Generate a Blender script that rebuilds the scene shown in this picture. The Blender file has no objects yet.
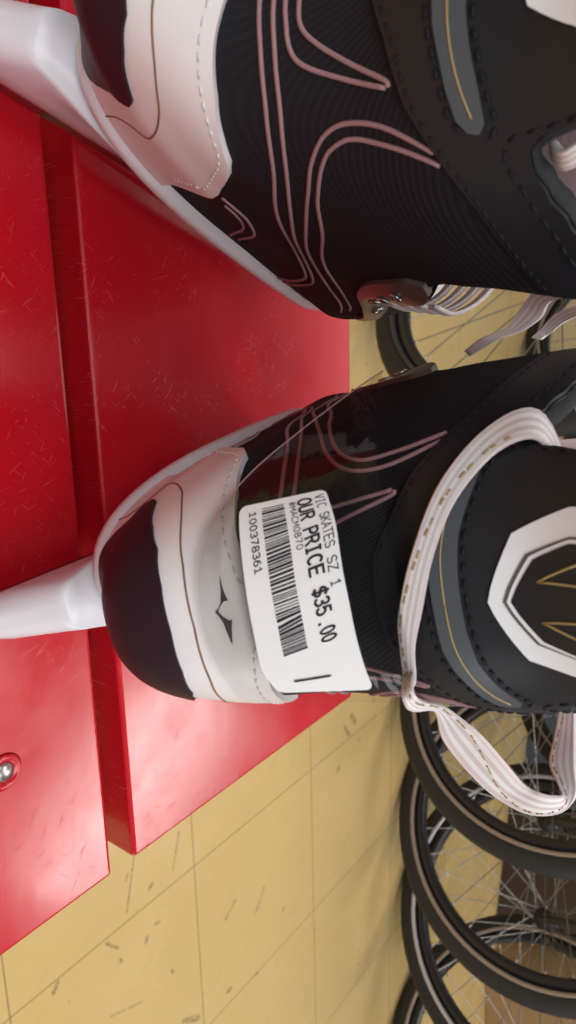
import bpy, bmesh, math, random
from mathutils import Vector, Matrix
from mathutils.geometry import delaunay_2d_cdt
random.seed(7)
PI = math.pi
S = bpy.context.scene
COL = S.collection

# ------------------------------------------------------------------ camera
F_PX = 700.0
cam_d = bpy.data.cameras.new('camera')
cam = bpy.data.objects.new('camera', cam_d); COL.objects.link(cam)
S.camera = cam
CAM_H = 0.24
# world axes (bench along X, away = Y, up = Z) seen in the upright frame's camera axes
def _n(v): return Vector(v).normalized()
v1 = _n((3600-512, 210-288, F_PX))
a0 = Vector((697-512, 224-288)); dd = Vector((959-697, 576-224))
g0 = v1.dot(Vector((a0.x, a0.y, F_PX))); g1 = v1.dot(Vector((a0.x+dd.x, a0.y+dd.y, F_PX)))
tt = g0/(g0-g1)
v2 = _n((a0.x+dd.x*tt, a0.y+dd.y*tt, F_PX))
v3 = v1.cross(v2)
if v3.y > 0: v3 = -v3
Rw = Matrix((v1, v2, v3))                    # world = Rw @ upright camera axes (x right, y down, z forward)
right_u = Rw @ Vector((1, 0, 0)); down_u = Rw @ Vector((0, 1, 0)); fwd = Rw @ Vector((0, 0, 1))
# the photograph is held on its side: its right edge is up, its bottom edge is right
px_right = -down_u; px_up = -right_u
M3 = Matrix((px_right, px_up, -fwd)).transposed()
cam.matrix_world = Matrix.Translation((0, 0, CAM_H)) @ M3.to_4x4()
cam_d.sensor_fit = 'VERTICAL'; cam_d.sensor_height = 36.0
cam_d.lens = F_PX/1024*36.0
cam_d.clip_start = 0.01
cam_d.dof.use_dof = True; cam_d.dof.focus_distance = 0.24; cam_d.dof.aperture_fstop = 24.0

# ------------------------------------------------------------------ light
S.view_settings.view_transform = 'Standard'; S.view_settings.look = 'None'
S.view_settings.exposure = -0.12; S.view_settings.gamma = 1.0; S.view_settings.use_curve_mapping = False
w = bpy.data.worlds.new('world'); S.world = w; w.use_nodes = True
w.node_tree.nodes['Background'].inputs[0].default_value = (0.88, 0.93, 1.0, 1)
w.node_tree.nodes['Background'].inputs[1].default_value = 0.13
def area(name, loc, size, sizey, power, target, col=(1, 1, 1)):
    l = bpy.data.lights.new(name, 'AREA'); l.shape = 'RECTANGLE'; l.size = size; l.size_y = sizey
    l.energy = power; l.color = col
    o = bpy.data.objects.new(name, l); COL.objects.link(o); o.location = loc
    o.rotation_euler = (Vector(target)-Vector(loc)).to_track_quat('-Z', 'Y').to_euler()
    return o
area('ceiling_tube_light', (2.05, 1.95, 2.25), 1.2, 0.5, 28, (1.2, 1.3, 0), (1, .97, .93))
area('side_fill_light', (3.6, -1.0, 1.3), 2.0, 1.4, 30, (0, .2, 0), (.95, .97, 1))  # added fill from the right, brightens the heel counters
area('ceiling_tube_light', (-0.7, -1.3, 2.25), 2.6, 1.2, 40, (-0.1, 0.1, 0), (1, .98, .97))
area('ceiling_tube_light', (1.2, -0.9, 2.25), 2.0, 1.2, 36, (0.3, 0.2, 0), (1, .98, .97))
area('ceiling_tube_light', (0.1, 1.0, 2.25), 2.6, 0.5, 26, (0.1, 1.0, 0), (1, .97, .93))
area('shop_window_light', (-0.2, 4.9, 2.2), 4.5, 1.3, 30, (0.0, 0.3, 0), (1, .98, .95))

# ------------------------------------------------------------------ materials
def mat(name, col, rough=.5, metal=0, spec=.5, bump=None, coat=0, sheen=0):
    m = bpy.data.materials.new(name); m.use_nodes = True
    b = m.node_tree.nodes['Principled BSDF']
    b.inputs['Base Color'].default_value = (*col, 1); b.inputs['Roughness'].default_value = rough
    b.inputs['Metallic'].default_value = metal; b.inputs['Specular IOR Level'].default_value = spec
    b.inputs['Coat Weight'].default_value = coat; b.inputs['Coat Roughness'].default_value = .08
    if sheen: b.inputs['Sheen Weight'].default_value = sheen
    if bump:
        sc, st, dist = bump
        nt = m.node_tree
        tc = nt.nodes.new('ShaderNodeTexCoord'); nz = nt.nodes.new('ShaderNodeTexNoise'); bp = nt.nodes.new('ShaderNodeBump')
        nz.inputs['Scale'].default_value = sc; nz.inputs['Detail'].default_value = 4
        bp.inputs['Strength'].default_value = st; bp.inputs['Distance'].default_value = dist
        nt.links.new(tc.outputs['Object'], nz.inputs['Vector']); nt.links.new(nz.outputs['Fac'], bp.inputs['Height'])
        nt.links.new(bp.outputs['Normal'], b.inputs['Normal'])
    return m
class NB:                                     # tiny node builder
    def __init__(s, m): s.nt = m.node_tree; s.b = s.nt.nodes['Principled BSDF']
    def node(s, t, **kw):
        n = s.nt.nodes.new(t)
        for k, v in kw.items(): setattr(n, k, v)
        return n
    def link(s, a, b): s.nt.links.new(a, b)
    def math(s, op, a, b=None, clamp=False):
        n = s.node('ShaderNodeMath', operation=op); n.use_clamp = clamp
        for i, v in enumerate((a, b)):
            if v is None: continue
            if isinstance(v, (int, float)): n.inputs[i].default_value = v
            else: s.link(v, n.inputs[i])
        return n.outputs[0]
    def mix(s, fac, a, b):
        n = s.node('ShaderNodeMix', data_type='RGBA')
        if isinstance(fac, (int, float)): n.inputs[0].default_value = fac
        else: s.link(fac, n.inputs[0])
        for i, v in ((6, a), (7, b)):
            if isinstance(v, tuple): n.inputs[i].default_value = (*v, 1)
            else: s.link(v, n.inputs[i])
        return n.outputs[2]
    def noise(s, vec, scale, detail=3, rough=.5):
        n = s.node('ShaderNodeTexNoise'); n.inputs['Scale'].default_value = scale
        n.inputs['Detail'].default_value = detail; n.inputs['Roughness'].default_value = rough
        s.link(vec, n.inputs['Vector']); return n.outputs['Fac']
    def ramp(s, fac, lo, hi):
        n = s.node('ShaderNodeMapRange'); n.inputs[1].default_value = lo; n.inputs[2].default_value = hi
        s.link(fac, n.inputs[0]); return n.outputs[0]
    def mapping(s, vec, scale=(1, 1, 1), rot=(0, 0, 0)):
        n = s.node('ShaderNodeMapping'); n.inputs['Scale'].default_value = scale; n.inputs['Rotation'].default_value = rot
        s.link(vec, n.inputs['Vector']); return n.outputs[0]

# floor: cream-yellow vinyl tiles, thin joints, scuffs
TX, TY, TS = 0.765, 0.332, 0.311
def floor_material():
    m = mat('vinyl_tile', (.6, .42, .17), .38); k = NB(m)
    tc = k.node('ShaderNodeTexCoord').outputs['Object']
    sep = k.node('ShaderNodeSeparateXYZ'); k.link(tc, sep.inputs[0])
    def joint(o, off):
        f = k.math('FRACT', k.math('ADD', k.math('DIVIDE', k.math('SUBTRACT', o, off), TS), 100.5))
        return k.math('LESS_THAN', k.math('ABSOLUTE', k.math('SUBTRACT', f, .5)), .0034)
    j = k.math('MAXIMUM', joint(sep.outputs[0], TX), joint(sep.outputs[1], TY))
    base = k.mix(k.noise(tc, 3, 3), (.60, .42, .165), (.68, .485, .205))
    base = k.mix(k.math('MULTIPLY', k.ramp(k.noise(k.mapping(k.mapping(tc, (1, 1, 1), (0, 0, .9)), (1, 5, 1)), 14, 6, .7), .56, .8), .35), base, (.42, .29, .12))
    spots = k.ramp(k.noise(k.mapping(tc, (1.6, 1, 1)), 30, 2, .4), .755, .77)
    base = k.mix(k.math('MULTIPLY', spots, .55), base, (.2, .14, .08))
    # single scuff strokes, each a capsule with its own ends
    sc = None
    for (x0, y0, x1, y1, r) in SCUFFS:
        ax, ay = x1-x0, y1-y0; L2 = ax*ax+ay*ay
        qx = k.math('SUBTRACT', sep.outputs[0], x0); qy = k.math('SUBTRACT', sep.outputs[1], y0)
        t = k.math('DIVIDE', k.math('ADD', k.math('MULTIPLY', qx, ax), k.math('MULTIPLY', qy, ay)), L2, clamp=True)
        ex = k.math('SUBTRACT', qx, k.math('MULTIPLY', t, ax)); ey = k.math('SUBTRACT', qy, k.math('MULTIPLY', t, ay))
        d = k.math('SQRT', k.math('ADD', k.math('MULTIPLY', ex, ex), k.math('MULTIPLY', ey, ey)))
        n = k.node('ShaderNodeMapRange'); n.inputs[1].default_value = r; n.inputs[2].default_value = r*.4
        k.link(d, n.inputs[0]); sc = n.outputs[0] if sc is None else k.math('MAXIMUM', sc, n.outputs[0])
    sc = k.math('MULTIPLY', sc, k.ramp(k.noise(tc, 160, 3, .7), .35, .6))
    base = k.mix(k.math('MULTIPLY', sc, .68), base, (.10, .07, .045))
    base = k.mix(k.math('MULTIPLY', j, .62), base, (.16, .105, .045))
    k.link(base, k.b.inputs['Base Color'])
    k.link(k.ramp(k.noise(tc, 8, 4), .2, 1.6), k.b.inputs['Roughness'])
    return m
SCUFFS = [(.909, .706, .891, .730, .0035), (.956, .779, .918, .806, .003), (.75, .512, .674, .532, .0022), (.743, .60, .689, .617, .0022),
          (.78, .391, .77, .397, .005), (1.018, .601, 1.04, .631, .007), (.822, .54, .817, .543, .005), (.889, .47, .913, .524, .002), (.701, .515, .694, .519, .003),
          (.717, 1.096, .739, 1.111, .008), (.733, 1.073, .757, 1.088, .006), (.772, .474, .794, .492, .003), (.738, .559, .744, .553, .004), (.813, .492, .819, .495, .004), (.908, .584, .913, .586, .004)]
# red painted bench boards with scratches
def bench_material():
    m = mat('red_gloss_paint', (.50, .006, .014), .28, spec=.6); k = NB(m)
    tc = k.node('ShaderNodeTexCoord').outputs['Object']
    base = k.mix(k.noise(tc, 12, 4), (.44, .004, .012), (.54, .008, .018))
    scr = None
    for rot, th, sc in ((.5, .68, (70, 1300, 60)), (-.75, .69, (90, 1500, 60)), (1.3, .69, (60, 1400, 60)), (2.2, .68, (110, 1500, 60)), (.95, .68, (80, 1400, 60))):
        s_ = k.ramp(k.noise(k.mapping(k.mapping(tc, (1, 1, 1), (0, 0, rot)), sc), 1, 2, .5), th, th+.05)
        scr = s_ if scr is None else k.math('MAXIMUM', scr, s_)
    patch_ = k.ramp(k.noise(tc, 18, 3), .42, .60)
    scr = k.math('MULTIPLY', scr, patch_)
    base = k.mix(k.math('MULTIPLY', scr, .30), base, (.72, .16, .15))
    k.link(base, k.b.inputs['Base Color'])
    k.link(k.math('ADD', k.math('ADD', k.math('MULTIPLY', k.noise(tc, 40, 5), .20), .10), k.math('MULTIPLY', scr, .25)), k.b.inputs['Roughness'])
    bp = k.node('ShaderNodeBump'); bp.inputs['Strength'].default_value = .3; bp.inputs['Distance'].default_value = .0006
    k.link(k.math('ADD', k.math('MULTIPLY', k.noise(tc, 90, 4, .5), .3), k.math('MULTIPLY', scr, .35)), bp.inputs['Height']); k.link(bp.outputs['Normal'], k.b.inputs['Normal'])
    return m
def ribbed(name, c0, c1, scale, rot, rough, strength=.6, dist=.0005, vec='Object'):
    m = mat(name, c0, rough, spec=.25); k = NB(m)
    tc = k.node('ShaderNodeTexCoord').outputs[vec]
    wv = k.node('ShaderNodeTexWave'); wv.inputs['Scale'].default_value = scale; wv.inputs['Distortion'].default_value = .6; wv.inputs['Detail'].default_value = 1
    wv.bands_direction = 'X'
    k.link(k.mapping(tc, (1, 1, 1), rot), wv.inputs['Vector'])
    k.link(k.mix(wv.outputs['Fac'], c0, c1), k.b.inputs['Base Color'])
    bp = k.node('ShaderNodeBump'); bp.inputs['Strength'].default_value = strength; bp.inputs['Distance'].default_value = dist
    k.link(wv.outputs['Fac'], bp.inputs['Height']); k.link(bp.outputs['Normal'], k.b.inputs['Normal'])
    return m
def film_material():
    m = bpy.data.materials.new('clear_film'); m.use_nodes = True; nt = m.node_tree
    for n in list(nt.nodes):
        if n.type != 'OUTPUT_MATERIAL': nt.nodes.remove(n)
    out = [n for n in nt.nodes if n.type == 'OUTPUT_MATERIAL'][0]
    tr = nt.nodes.new('ShaderNodeBsdfTransparent'); tr.inputs[0].default_value = (.97, .965, .95, 1)
    gl = nt.nodes.new('ShaderNodeBsdfGlossy'); gl.inputs['Roughness'].default_value = .07
    fr = nt.nodes.new('ShaderNodeFresnel'); fr.inputs[0].default_value = 1.5
    mx = nt.nodes.new('ShaderNodeMixShader')
    tc = nt.nodes.new('ShaderNodeTexCoord'); mp = nt.nodes.new('ShaderNodeMapping'); mp.inputs['Scale'].default_value = (1, 1, 3)
    nz = nt.nodes.new('ShaderNodeTexNoise'); nz.inputs['Scale'].default_value = 45; nz.inputs['Detail'].default_value = 2
    bp = nt.nodes.new('ShaderNodeBump'); bp.inputs['Strength'].default_value = .35; bp.inputs['Distance'].default_value = .002
    nt.links.new(tc.outputs['Object'], mp.inputs[0]); nt.links.new(mp.outputs[0], nz.inputs['Vector']); nt.links.new(nz.outputs['Fac'], bp.inputs['Height'])
    nt.links.new(bp.outputs['Normal'], gl.inputs['Normal']); nt.links.new(bp.outputs['Normal'], fr.inputs['Normal'])
    nt.links.new(fr.outputs[0], mx.inputs[0]); nt.links.new(tr.outputs[0], mx.inputs[1]); nt.links.new(gl.outputs[0], mx.inputs[2])
    nt.links.new(mx.outputs[0], out.inputs[0])
    return m
MT = dict(
    floor=floor_material(), red=bench_material(), film=film_material(),
    film_edge=mat('film_edge_glint', (.30, .16, .16), .25),  # reddish highlight along the clear film's edge, put into the colour
    wall=mat('painted_wall', (.5, .5, .48), .8),
    white_plastic=mat('white_holder_plastic', (.74, .72, .76), .28),
    white_vinyl=mat('white_vinyl', (.78, .74, .75), .38, bump=(900, .08, .0002)),
    insert=mat('dark_glossy_insert', (.026, .010, .017), .5, spec=.2),
    brown=mat('brown_line', (.22, .12, .07), .5),
    mesh=ribbed('black_ribbed_fabric', (.009, .008, .011), (.011, .010, .014), 340, (.2, .5, .5), .75, .4, .0003),
    leather=mat('black_leather', (.014, .014, .018), .45, spec=.35, bump=(260, .15, .0006)),
    band=mat('slate_leather', (.075, .085, .10), .4),
    stitch_dark=mat('dark_thread', (.012, .012, .016), .7, spec=.2),
    stitch_light=mat('pale_thread', (.66, .62, .62), .6),
    pink=mat('dusty_pink_piping', (.33, .185, .195), .6, spec=.2),
    gold=mat('gold_thread', (.36, .26, .10), .6),
    white_print=mat('white_emblem', (.80, .83, .88), .4),
    grey_print=mat('grey_emblem', (.10, .11, .12), .4),
    lining=mat('pale_lining', (.55, .56, .58), .85, bump=(600, .4, .0006)),
    collar=mat('black_collar_cloth', (.012, .012, .014), .8, bump=(700, .3, .0005)),
    tongue=mat('mauve_felt_tongue', (.42, .30, .30), .85, bump=(500, .4, .0008)),
    eyestay=mat('taupe_eyestay', (.10, .082, .07), .35),
    lace=mat('white_lace', (.77, .73, .74), .85, spec=.2, bump=(2200, .3, .0003)),
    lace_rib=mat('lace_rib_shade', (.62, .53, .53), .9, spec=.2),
    steel=mat('steel', (.42, .38, .37), .3, 1),
    paper=mat('white_sticker', (.86, .87, .89), .45), ink=mat('black_ink', (.016, .016, .02), .5),
    tyre=mat('tyre_rubber', (.018, .018, .019), .65, bump=(120, .3, .002)),
    tan=mat('tan_sidewall', (.34, .26, .20), .45), silver=mat('reflective_sidewall', (.62, .60, .62), .3, .3),
    grey_stripe=mat('grey_sidewall', (.045, .05, .055), .4), rim=mat('black_rim', (.02, .02, .022), .3), spoke=mat('spoke_steel', (.45, .43, .40), .35, .8),
    frame_b=mat('blue_frame_paint', (.05, .09, .14), .3), frame_d=mat('dark_frame_paint', (.03, .03, .035), .3),
    frame_s=mat('silver_frame_paint', (.35, .36, .38), .3, .5),
    saddle=mat('saddle_vinyl', (.02, .02, .02), .5),
    brown_box=mat('dark_brown_card', (.055, .030, .020), .7), card=mat('cardboard', (.38, .24, .11), .8),
    blue_box=mat('slate_blue_plastic', (.10, .14, .19), .5), red_box=mat('red_card', (.35, .05, .03), .6),
    black_plastic=mat('black_plastic', (.02, .02, .02), .4),
)

# ------------------------------------------------------------------ helpers
def link_bm(name, bm, m, parent=None, smooth=True, autos=None):
    me = bpy.data.meshes.new(name); bmesh.ops.recalc_face_normals(bm, faces=bm.faces)
    bm.to_mesh(me); bm.free()
    if m: me.materials.append(m)
    o = bpy.data.objects.new(name, me); COL.objects.link(o)
    if parent: o.parent = parent
    if smooth:
        for p in me.polygons: p.use_smooth = True
        if autos: me.set_sharp_from_angle(angle=math.radians(autos))
    return o
def empty(name, loc=(0, 0, 0), rot=(0, 0, 0)):
    o = bpy.data.objects.new(name, None); COL.objects.link(o); o.location = loc; o.rotation_euler = rot
    o.empty_display_size = .02; return o
def tag(o, label, cat=None, group=None, kind=None):
    if label: o['label'] = label
    if cat: o['category'] = cat
    if group: o['group'] = group
    if kind: o['kind'] = kind
    return o
def copy_tree(o, parent=None):
    c = o.copy(); COL.objects.link(c); c.parent = parent
    for ch in list(o.children): copy_tree(ch, c)
    return c
def add_box(bm, lo, hi, bev=0, seg=2):
    r = bmesh.ops.create_cube(bm, size=1)
    for v in r['verts']:
        v.co = Vector([lo[i] + (v.co[i]+.5)*(hi[i]-lo[i]) for i in range(3)])
    if bev:
        es = list({e for v in r['verts'] for e in v.link_edges})
        bmesh.ops.bevel(bm, geom=es, offset=bev, segments=seg, affect='EDGES', profile=.5)
def add_tube(bm, pts, r, seg=8, closed=False, cap=True, flat=None):
    pts = [Vector(p) for p in pts]; n = len(pts); rings = []
    rad = r if isinstance(r, (list, tuple)) else [r]*n
    prev = None
    for i, p in enumerate(pts):
        a = pts[(i-1) % n] if (closed or i > 0) else p; b = pts[(i+1) % n] if (closed or i < n-1) else p
        t = (b-a).normalized()
        if prev is None: prev = t.orthogonal()
        u = (prev - t*prev.dot(t))
        u = u.normalized() if u.length > 1e-9 else t.orthogonal().normalized()
        prev = u; v = t.cross(u)
        rings.append([bm.verts.new(p + (u*math.cos(2*PI*k/seg)+v*math.sin(2*PI*k/seg))*rad[i]) for k in range(seg)])
    for i in range(n if closed else n-1):
        A, B = rings[i], rings[(i+1) % n]
        for k in range(seg):
            try: bm.faces.new((A[k], A[(k+1) % seg], B[(k+1) % seg], B[k]))
            except ValueError: pass
    if cap and not closed:
        bm.faces.new(rings[0][::-1]); bm.faces.new(rings[-1])
def add_lathe(bm, prof, seg=48, axis='Y', c=(0, 0, 0), closed_prof=False):
    # prof: list of (radius, offset along axis)
    rings = []
    for k in range(seg):
        a = 2*PI*k/seg; ca, sa = math.cos(a), math.sin(a)
        rings.append([bm.verts.new(Vector(c)+(Vector((r*ca, h, r*sa)) if axis == 'Y' else Vector((r*ca, r*sa, h)) if axis == 'Z' else Vector((h, r*ca, r*sa)))) for r, h in prof])
    m = len(prof)
    for k in range(seg):
        A, B = rings[k], rings[(k+1) % seg]
        for i in range(m if closed_prof else m-1):
            j = (i+1) % m
            bm.faces.new((A[i], A[j], B[j], B[i]))
    if not closed_prof:
        for i in (0, m-1):
            if prof[i][0] > 1e-5: bm.faces.new([rings[k][i] for k in range(seg)])
def catmull(pts, n=8, closed=False):
    P = [Vector(p) for p in pts]; out = []; m = len(P)
    for i in range(m if closed else m-1):
        p1 = P[i]; p2 = P[(i+1) % m]
        p0 = P[(i-1) % m] if (closed or i > 0) else p1*2-p2
        p3 = P[(i+2) % m] if (closed or i < m-2) else p2*2-p1
        for k in range(n):
            t = k/n
            out.append(.5*((2*p1)+(p2-p0)*t+(2*p0-5*p1+4*p2-p3)*t*t+(3*p1-p0-3*p2+p3)*t**3))
    if not closed: out.append(P[-1])
    return out

# ------------------------------------------------------------------ setting: floor and far wall
FZ = -0.45
bm = bmesh.new(); add_box(bm, (-4, -3, FZ-.05), (6, 5, FZ))
fl = link_bm('floor', bm, MT['floor'], smooth=False); tag(fl, 'cream yellow vinyl tile floor with scuff marks', 'floor', kind='structure')
bm = bmesh.new(); add_box(bm, (-4, 5, FZ-.05), (6, 5.1, 2.4))
wl = link_bm('wall_back', bm, MT['wall'], smooth=False); tag(wl, 'plain grey shop wall behind the bicycles', 'wall', kind='structure')

# ------------------------------------------------------------------ bench
bench = empty('bench', (-.35, .18, FZ))
tag(bench, 'bright red painted bench of wide boards the skates stand on', 'bench')
B0 = Vector((-.35, .18, FZ))
XE = .236
def bench_part(name, boxes, m, bev=.0022):
    bm = bmesh.new()
    for lo, hi in boxes: add_box(bm, Vector(lo)-B0, Vector(hi)-B0, bev, 3)
    return link_bm(name, bm, m, bench, smooth=False)
bench_part('board', [((-1.0, .1848, -.052), (XE, .383, 0))], MT['red'])
near = bench_part('board', [((-1.0, -.025, -.052), (XE, .172, 0))], MT['red'])
for x in (-.86, .06):
    for y in (.0, .30): bench_part('leg', [((x-.02, y, FZ), (x+.02, y+.07, -.0895))], MT['red'], .003)
    bench_part('batten', [((x-.03, -.02, -.090), (x+.03, .378, -.0515))], MT['red'], .003)
# bolt head sunk in the near board
bm = bmesh.new()
add_lathe(bm, [(.0001, .0015), (.0025, .0013), (.0042, .0004), (.0048, -.003)], 20, 'Z', Vector((.1575, .1263, .0)) - B0)
bo = link_bm('bolt', bm, MT['steel'], bench); tag(bo, 'worn steel bolt head in the red board')
bm = bmesh.new()
add_lathe(bm, [(.0046, .0002), (.0052, .0014), (.0068, .0012), (.0078, .0001)], 24, 'Z', Vector((.1575, .1263, .0)) - B0)
link_bm('bolt_rim', bm, MT['red'], bench)

# ------------------------------------------------------------------ ice skate: surface of the boot
TAB = [[0.054, 0.034, 0.199, 0.024, 0.027],
       [0.056, 0.0301, 0.2022, 0.0265, 0.0297],
       [0.062, 0.0159, 0.2104, 0.0308, 0.034],
       [0.074, 0.005, 0.213, 0.0323, 0.0418],
       [0.09, -0.0064, 0.2101, 0.036, 0.044],
       [0.103, -0.0168, 0.2085, 0.0389, 0.0428],
       [0.113, -0.0194, 0.1863, 0.0387, 0.0443],
       [0.124, -0.0144, 0.1549, 0.0403, 0.0445],
       [0.14, -0.0019, 0.1317, 0.0414, 0.0462],
       [0.16, 0.0066, 0.1318, 0.0449, 0.0505],
       [0.18, 0.0082, 0.1369, 0.0464, 0.0549],
       [0.2, 0.0126, 0.1588, 0.0473, 0.0554],
       [0.22, 0.0101, 0.1614, 0.0437, 0.0502],
       [0.25, 0.0052, 0.1615, 0.0418, 0.044]]
FTAB = [[.09, -.0215, .14, .0445, .05], [.11, -.0215, .14, .0445, .05], [.145, -.008, .138, .0475, .053], [.18, .0055, .136, .05, .055], [.2, .009, .136, .05, .055]]
def sstep(a, b, x):
    t = min(1, max(0, (x-a)/(b-a))); return t*t*(3-2*t)
def tab_at(z, T):
    n = len(T); i = 0
    while i < n-2 and z > T[i+1][0]: i += 1
    h = T[i+1][0]-T[i][0]; t = min(1, max(0, (z-T[i][0])/h))
    def slope(j, c):
        if j == 0: return (T[1][c]-T[0][c])/(T[1][0]-T[0][0])
        if j == n-1: return (T[-1][c]-T[-2][c])/(T[-1][0]-T[-2][0])
        h0 = T[j][0]-T[j-1][0]; h1 = T[j+1][0]-T[j][0]
        return ((T[j+1][c]-T[j][c])/h1*h0+(T[j][c]-T[j-1][c])/h0*h1)/(h0+h1)
    return [(2*t**3-3*t*t+1)*T[i][c]+(t**3-2*t*t+t)*h*slope(i, c)+(-2*t**3+3*t*t)*T[i+1][c]+(t**3-t*t)*h*slope(i+1, c) for c in (1, 2, 3, 4)]
def surf0(u, z, T):
    p = tab_at(z, T); th = abs(u)*PI; s = (1-math.cos(th))/2
    k = .38*(1-sstep(.115, .15, z)) if T is TAB else 0
    sy = s if s < .5 else .5+(s-.5)*(1-k*sstep(.5, .7, s))
    wd = max(0, math.sin(th))**.8*(p[2]+(p[3]-p[2])*sstep(.3, .75, s))*(1-.14*sstep(.66, 1, s))
    return Vector((math.copysign(wd, u), p[0]+sy*(p[1]-p[0]), z))
def surf(u, z, off=0, T=TAB):
    p = surf0(u, z, T)
    if off == 0: return p
    e = .006
    du = surf0(u+e, z, T)-surf0(u-e, z, T); dz = surf0(u, z+.0015, T)-surf0(u, z-.0015, T)
    n = du.cross(dz)
    if n.length < 1e-12: return p
    return p+n.normalized()*off
ZT = [(0, .243), (.1, .240), (.14, .231), (.16, .223), (.172, .210), (.183, .2008), (.2, .1985), (.22, .1988), (.245, .2012), (.28, .2043), (.31, .2065), (.38, .211), (.48, .214), (1, .214)]
def ztop(u):
    u = abs(u)
    for (a, b), (c, d) in zip(ZT, ZT[1:]):
        if u <= c: return b+(d-b)*sstep(a, c, u)*1.0
    return ZT[-1][1]
def patch(name, poly, off, m, parent, du=.01, dz=.0025, T=TAB, inner=-.0006, both=False, bev=0):
    """a panel lying on the boot surface, its outline given in (u, z)"""
    bm = bmesh.new()
    P = []
    for (a, b), (c, d) in zip(poly, poly[1:]+poly[:1]):          # boundary, densified
        n = max(1, math.ceil(max(abs(c-a)/du, abs(d-b)/dz)))
        for k in range(n): P.append(Vector((a+(c-a)*k/n, (b+(d-b)*k/n)*8)))
    nb = len(P)
    loop = list(range(nb))
    ua, ub = min(p.x for p in P), max(p.x for p in P); za, zb = min(p.y for p in P), max(p.y for p in P)
    def inside(x, y):
        c = False
        for p, q in zip(P[:nb], P[1:nb]+P[:1]):
            if (p.y > y) != (q.y > y) and x < (q.x-p.x)*(y-p.y)/(q.y-p.y)+p.x: c = not c
        return c
    grid_pts = []
    for a in range(math.ceil(ua/du), math.floor(ub/du)+1):
        for b in range(math.ceil(za/(dz*8)), math.floor(zb/(dz*8))+1):
            x, y = a*du, b*dz*8
            if inside(x, y) and min((p.x-x)**2+(p.y-y)**2*.25 for p in P[:nb]) > (du*.3)**2: grid_pts.append(Vector((x, y)))
    cv, ce, cf, *_ = delaunay_2d_cdt(P+grid_pts, [], [loop], 1, 1e-7)
    bvs = [bm.verts.new((p.x, p.y, 0)) for p in cv]
    for f in cf:
        cx = sum(cv[q].x for q in f)/len(f); cy = sum(cv[q].y for q in f)/len(f)
        if inside(cx, cy):
            try: bm.faces.new([bvs[q] for q in f])
            except ValueError: pass
    bmesh.ops.delete(bm, geom=[v for v in bm.verts if not v.link_faces], context='VERTS')
    uv = {v: (v.co.x, v.co.y/8) for v in bm.verts}
    edges = [e for e in bm.edges if len(e.link_faces) == 1]
    low = {}
    for e in edges:
        for v in e.verts:
            if v not in low: low[v] = bm.verts.new(surf(*uv[v], inner, T))
    rimv = set(low)
    for v, (a, b) in uv.items(): v.co = surf(a, b, off, T)
    for e in edges:
        a, b = e.verts
        bm.faces.new((a, b, low[b], low[a]))
    bm.normal_update()
    return link_bm(name, bm, m, parent, autos=40)
def sym(half):                                # half outline with u >= 0 from back centre to back centre
    return half + [(-u, z) for u, z in half[::-1] if abs(u) > 1e-6]
def smooth2(pts, n=6, closed=True):
    return [(p.x, p.y) for p in catmull([(a, b, 0) for a, b in pts], n, closed)]
def line(bm, pts, r, off, n=6, seg=6, T=TAB, smooth=True):
    q = smooth2(pts, n, False) if smooth else pts
    add_tube(bm, [surf(a, b, off, T) for a, b in q], r, seg)
def dashes(bm, pts, r, off, length, gap, T=TAB, n=8):
    q = [surf(a, b, off, T) for a, b in smooth2(pts, n, False)]
    acc = 0; seg = []; on = True
    dense = []
    for a, b in zip(q, q[1:]):
        k = max(1, int((b-a).length/.0003))
        for i in range(k): dense.append(a.lerp(b, i/k))
    dense.append(q[-1])
    cur = [dense[0]]
    for a, b in zip(dense, dense[1:]):
        acc += (b-a).length
        if on: cur.append(b)
        if on and acc > length:
            if len(cur) > 1: add_tube(bm, [cur[0], cur[len(cur)//2], cur[-1]], [r*.7, r, r*.7], 6)
            on = False; acc = 0
        elif not on and acc > gap:
            on = True; acc = 0; cur = [b]
_h = [(.05, .75)]+[(.1+.8*q/12, 1-.5*(q % 2)) for q in range(13)]+[(.95, .75)]
RIB = [(0, 0)]+_h+[(1, 0)]+[(a, -b) for a, b in _h[::-1]]
def ribbon(name, ea, eb, th, m, parent, sub=5):
    """flat lace between two edge polylines"""
    A = catmull(ea, sub); B = catmull(eb, sub); bm = bmesh.new(); rows = []
    n = len(A)
    for i in range(n):
        t = (A[min(n-1, i+1)]-A[max(0, i-1)]).normalized(); w_ = (B[i]-A[i]); no = t.cross(w_)
        no = no.normalized() if no.length > 1e-9 else Vector((0, 0, 1))
        row = []
        for s, k in RIB:
            row.append(bm.verts.new(A[i].lerp(B[i], s)+no*th*.5*k))
        rows.append(row)
    for a, b in zip(rows, rows[1:]):
        for k in range(len(RIB)): bm.faces.new((a[k], a[(k+1) % len(RIB)], b[(k+1) % len(RIB)], b[k]))
    bm.faces.new(rows[0]); bm.faces.new(rows[-1])
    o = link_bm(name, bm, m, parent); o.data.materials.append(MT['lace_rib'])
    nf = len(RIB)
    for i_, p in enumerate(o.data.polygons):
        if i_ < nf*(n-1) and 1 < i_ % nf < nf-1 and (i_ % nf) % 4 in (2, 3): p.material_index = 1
    return o, A, B

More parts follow.
